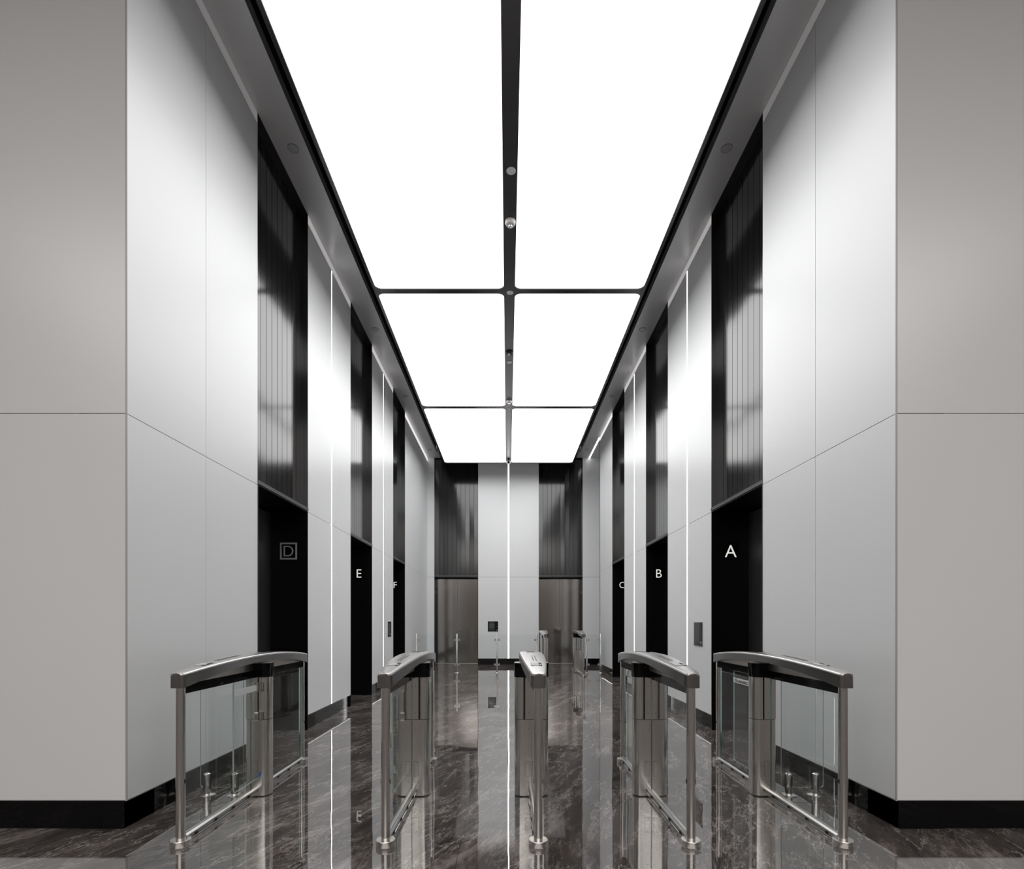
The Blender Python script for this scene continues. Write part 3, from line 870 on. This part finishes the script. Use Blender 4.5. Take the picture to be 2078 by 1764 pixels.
def gate(x, y, half, flaps, label, group):
    """half: None full; +1 body toward +x ; -1 body toward -x"""
    root = thing('speed_gate', (x, y, 0), label, 'speed gate', group)
    H_ = half is not None; sfx = '_half' if H_ else '_full'
    sgn = half or 1
    def L_(name, key, fn, rotz=0, loc=None, parent=None, mirror=False, **kw):
        o = link(name, cm(key, fn, **kw), parent or root, loc)
        if mirror: o.scale = (-1, 1, 1)
        if rotz: o.rotation_euler = (0, 0, rotz)
        return o
    for s in (-1, 1):
        p = L_('post', 'post', m_post, loc=(0, s*PH, 0))
        L_('base_disc', 'base_disc', m_base, parent=p); 
        for q in (-1, 1): L_('rubber_stop', 'rubber_stop', m_bumper, parent=p, mirror=(q < 0), smooth=False)
    mir = (sgn < 0)
    pd = L_('pedestal', 'pedestal'+sfx, m_ped(H_), mirror=mir)
    for x_ in ((0.022,) if H_ else (-0.026, 0.026)):
        for z_ in (0.816, 0.618, 0.503, 0.109): L_('screw', 'screw', m_screw, parent=pd, loc=(x_, 0, z_))
    L_('access_hatch', 'hatch_l', m_hatch(-1 if not H_ else 1), parent=pd, smooth=False) if not H_ else L_('access_hatch', 'hatch_h', m_hatch(1), parent=pd, smooth=False)
    if not H_: L_('access_hatch', 'hatch_r', m_hatch(1), parent=pd, smooth=False)
    for s in ((sgn,) if H_ else (-1, 1)):
        L_('column', 'column', m_col, mirror=(s < 0))
    L_('centre_plate', 'plate'+sfx, m_plate(H_), mirror=mir, smooth=False)
    hd = L_('black_head', 'head'+sfx, m_head(H_), mirror=mir)
    L_('head_cap', 'headtop'+sfx, m_headtop(H_), parent=hd)
    L_('cover_web', 'web', m_web, smooth=False)
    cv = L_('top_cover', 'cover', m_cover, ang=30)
    L_('card_reader', 'reader', m_reader, parent=cv, smooth=False)
    for q in (-1, 1): L_('display_slot', 'slots', m_slots, parent=cv, loc=(q*0.0095, 0, 0), smooth=False)
    L_('indicator', 'indicator', m_indicator, parent=cv, smooth=False)
    for r in (0, math.pi):
        L_('beam', 'beam', m_beam, rotz=r, smooth=False)
        rl = L_('bottom_rail', 'rail', m_rail, rotz=r, ang=20)
        for y_ in (-0.80, -0.58, -0.36, -0.14):
            for q in (-1, 1): L_('rail_clip', 'clip', m_clip, parent=rl, loc=(q*0.0245, y_, 0.028), mirror=(q < 0), smooth=False)
        L_('glass_pane', 'glass_pane', m_glass, rotz=r, smooth=False)
    for s, fr, tx in flaps: add_flap(root, s, fr, tx)
    return root

GN = 'speed gates in the near row'
GY = 4.0625
gate(-1.918, GY, 1, [(1, True, False)], 'steel speed gate next to the left wall, glass flap folded toward the camera', GN)
gate(-0.730, GY, None, [(-1, True, False), (1, False, False)], 'steel speed gate of the near row standing second from the left wall', GN)
gate(0.154, GY, None, [(-1, False, False), (1, False, False)], 'middle steel speed gate of the near row, seen almost end on', GN)
gate(1.038, GY, None, [(-1, False, False), (1, False, False)], 'steel speed gate of the near row standing second from the right wall', GN)
gate(1.919, GY, -1, [(-1, False, True)], 'steel speed gate next to the right wall with lettered glass flap folded back', GN)
GF = 'speed gates in the far row'
gate(0.862, 13.54, 1, [(1, False, False)], 'far left speed gate of the back pair, before the right lift door', GF)
gate(1.742, 13.54, None, [(-1, False, False)], 'far right speed gate of the back pair, next to the glass fence', GF)

# ------------------------------------------------------------------ glass infill panels on spigots
def infill(x0, x1, spx, y, label):
    xc = (x0+x1)/2
    t = thing('glass_barrier', (xc, y, 0), label, 'glass barrier', 'small glass screens between gates and walls')
    b = MB(); b.prism([(z, x) for x, z in rrect(x0-xc, x1-xc, 0.057, 0.90, 0.02, 6)][::-1], -0.005, 0.005, M['glass'], axis='y', cap=M['glass'], side=M['edge_light'])
    b.build('pane', t, smooth=False)
    for sxp in spx:
        u = sxp-xc
        b = MB()
        b.lathe(u, 0, [(0.0255, 0.004), (0.0255, 0.150), (0.023, 0.157), (0.016, 0.162)], M['steel'])
        s_ = b.build('spigot', t)
        b = MB(); b.lathe(u, 0, [(0.060, 0.0), (0.060, 0.004), (0.030, 0.012)], M['steel_ring']); b.build('flange', s_)
        for q in (-1, 1):
            b = MB(); b.box(u+q*0.0245-0.002, u+q*0.0245+0.002, -0.0075, 0.0075, 0.04, 0.152, M['rubber']); b.build('gasket', s_, smooth=False)
infill(-2.317, -1.997, (-2.27, -2.063), 4.05, 'small clear glass screen on two short steel spigots by the left wall')
infill(2.020, 2.334, (2.075, 2.277), 4.05, 'small clear glass screen on two short steel spigots by the right wall')

# ------------------------------------------------------------------ far glass fence
FY = 13.50
fx = [-2.296, -1.288, -0.29, 0.704, 1.945, 2.290]
flab = ['slim steel fence post nearest the left wall', 'slim steel fence post before the left lift door', 'slim steel fence post below the far wall touch panel',
        'slim steel fence post left of the back pair of gates', 'slim steel fence post right beside the back right gate', 'slim steel fence post nearest the right wall']
gaps = [(0, 1), (1, 2), (2, 3), (4, 5)]
fences = [((0, 1, 2, 3), 'long clear glass fence with four slim steel posts before the left lift door'),
          ((4, 5), 'short clear glass fence with two slim steel posts between back right gate and right wall')]
M['clamp'] = M['steel_ring']
for ids, lab in fences:
    ox = fx[ids[0]]
    t = thing('glass_fence', (ox, FY, 0), lab, 'glass fence', 'glass fences of the far row')
    for i in ids:
        b = MB(); b.lathe(0, 0, [(0.021, 0.008), (0.021, 0.970), (0.018, 0.975)], M['steel'], 24)
        p = b.build('post', t); p.location = (fx[i]-ox, 0, 0)
        b = MB(); b.lathe(0, 0, [(0.052, 0.0), (0.052, 0.006), (0.045, 0.014)], M['steel_ring'], 28); b.build('base_disc', p)
        for a_, c_ in gaps:
            for e_, s_ in ((a_, 1), (c_, -1)):
                if e_ == i:
                    for z in (0.82, 0.205):
                        b = MB(); b.box(s_*0.020, s_*0.072, -0.014, 0.014, z-0.024, z+0.024, M['clamp']); b.build('clamp', p, smooth=False)
    for a_, c_ in gaps:
        if a_ in ids:
            x0, x1 = fx[a_]+0.032-ox, fx[c_]-0.032-ox
            b = MB(); b.box(x0, x1, -0.005, 0.005, 0.07, 0.955, M['glass'], edge=M['edge_light'], thin='y'); b.build('pane', t, smooth=False)
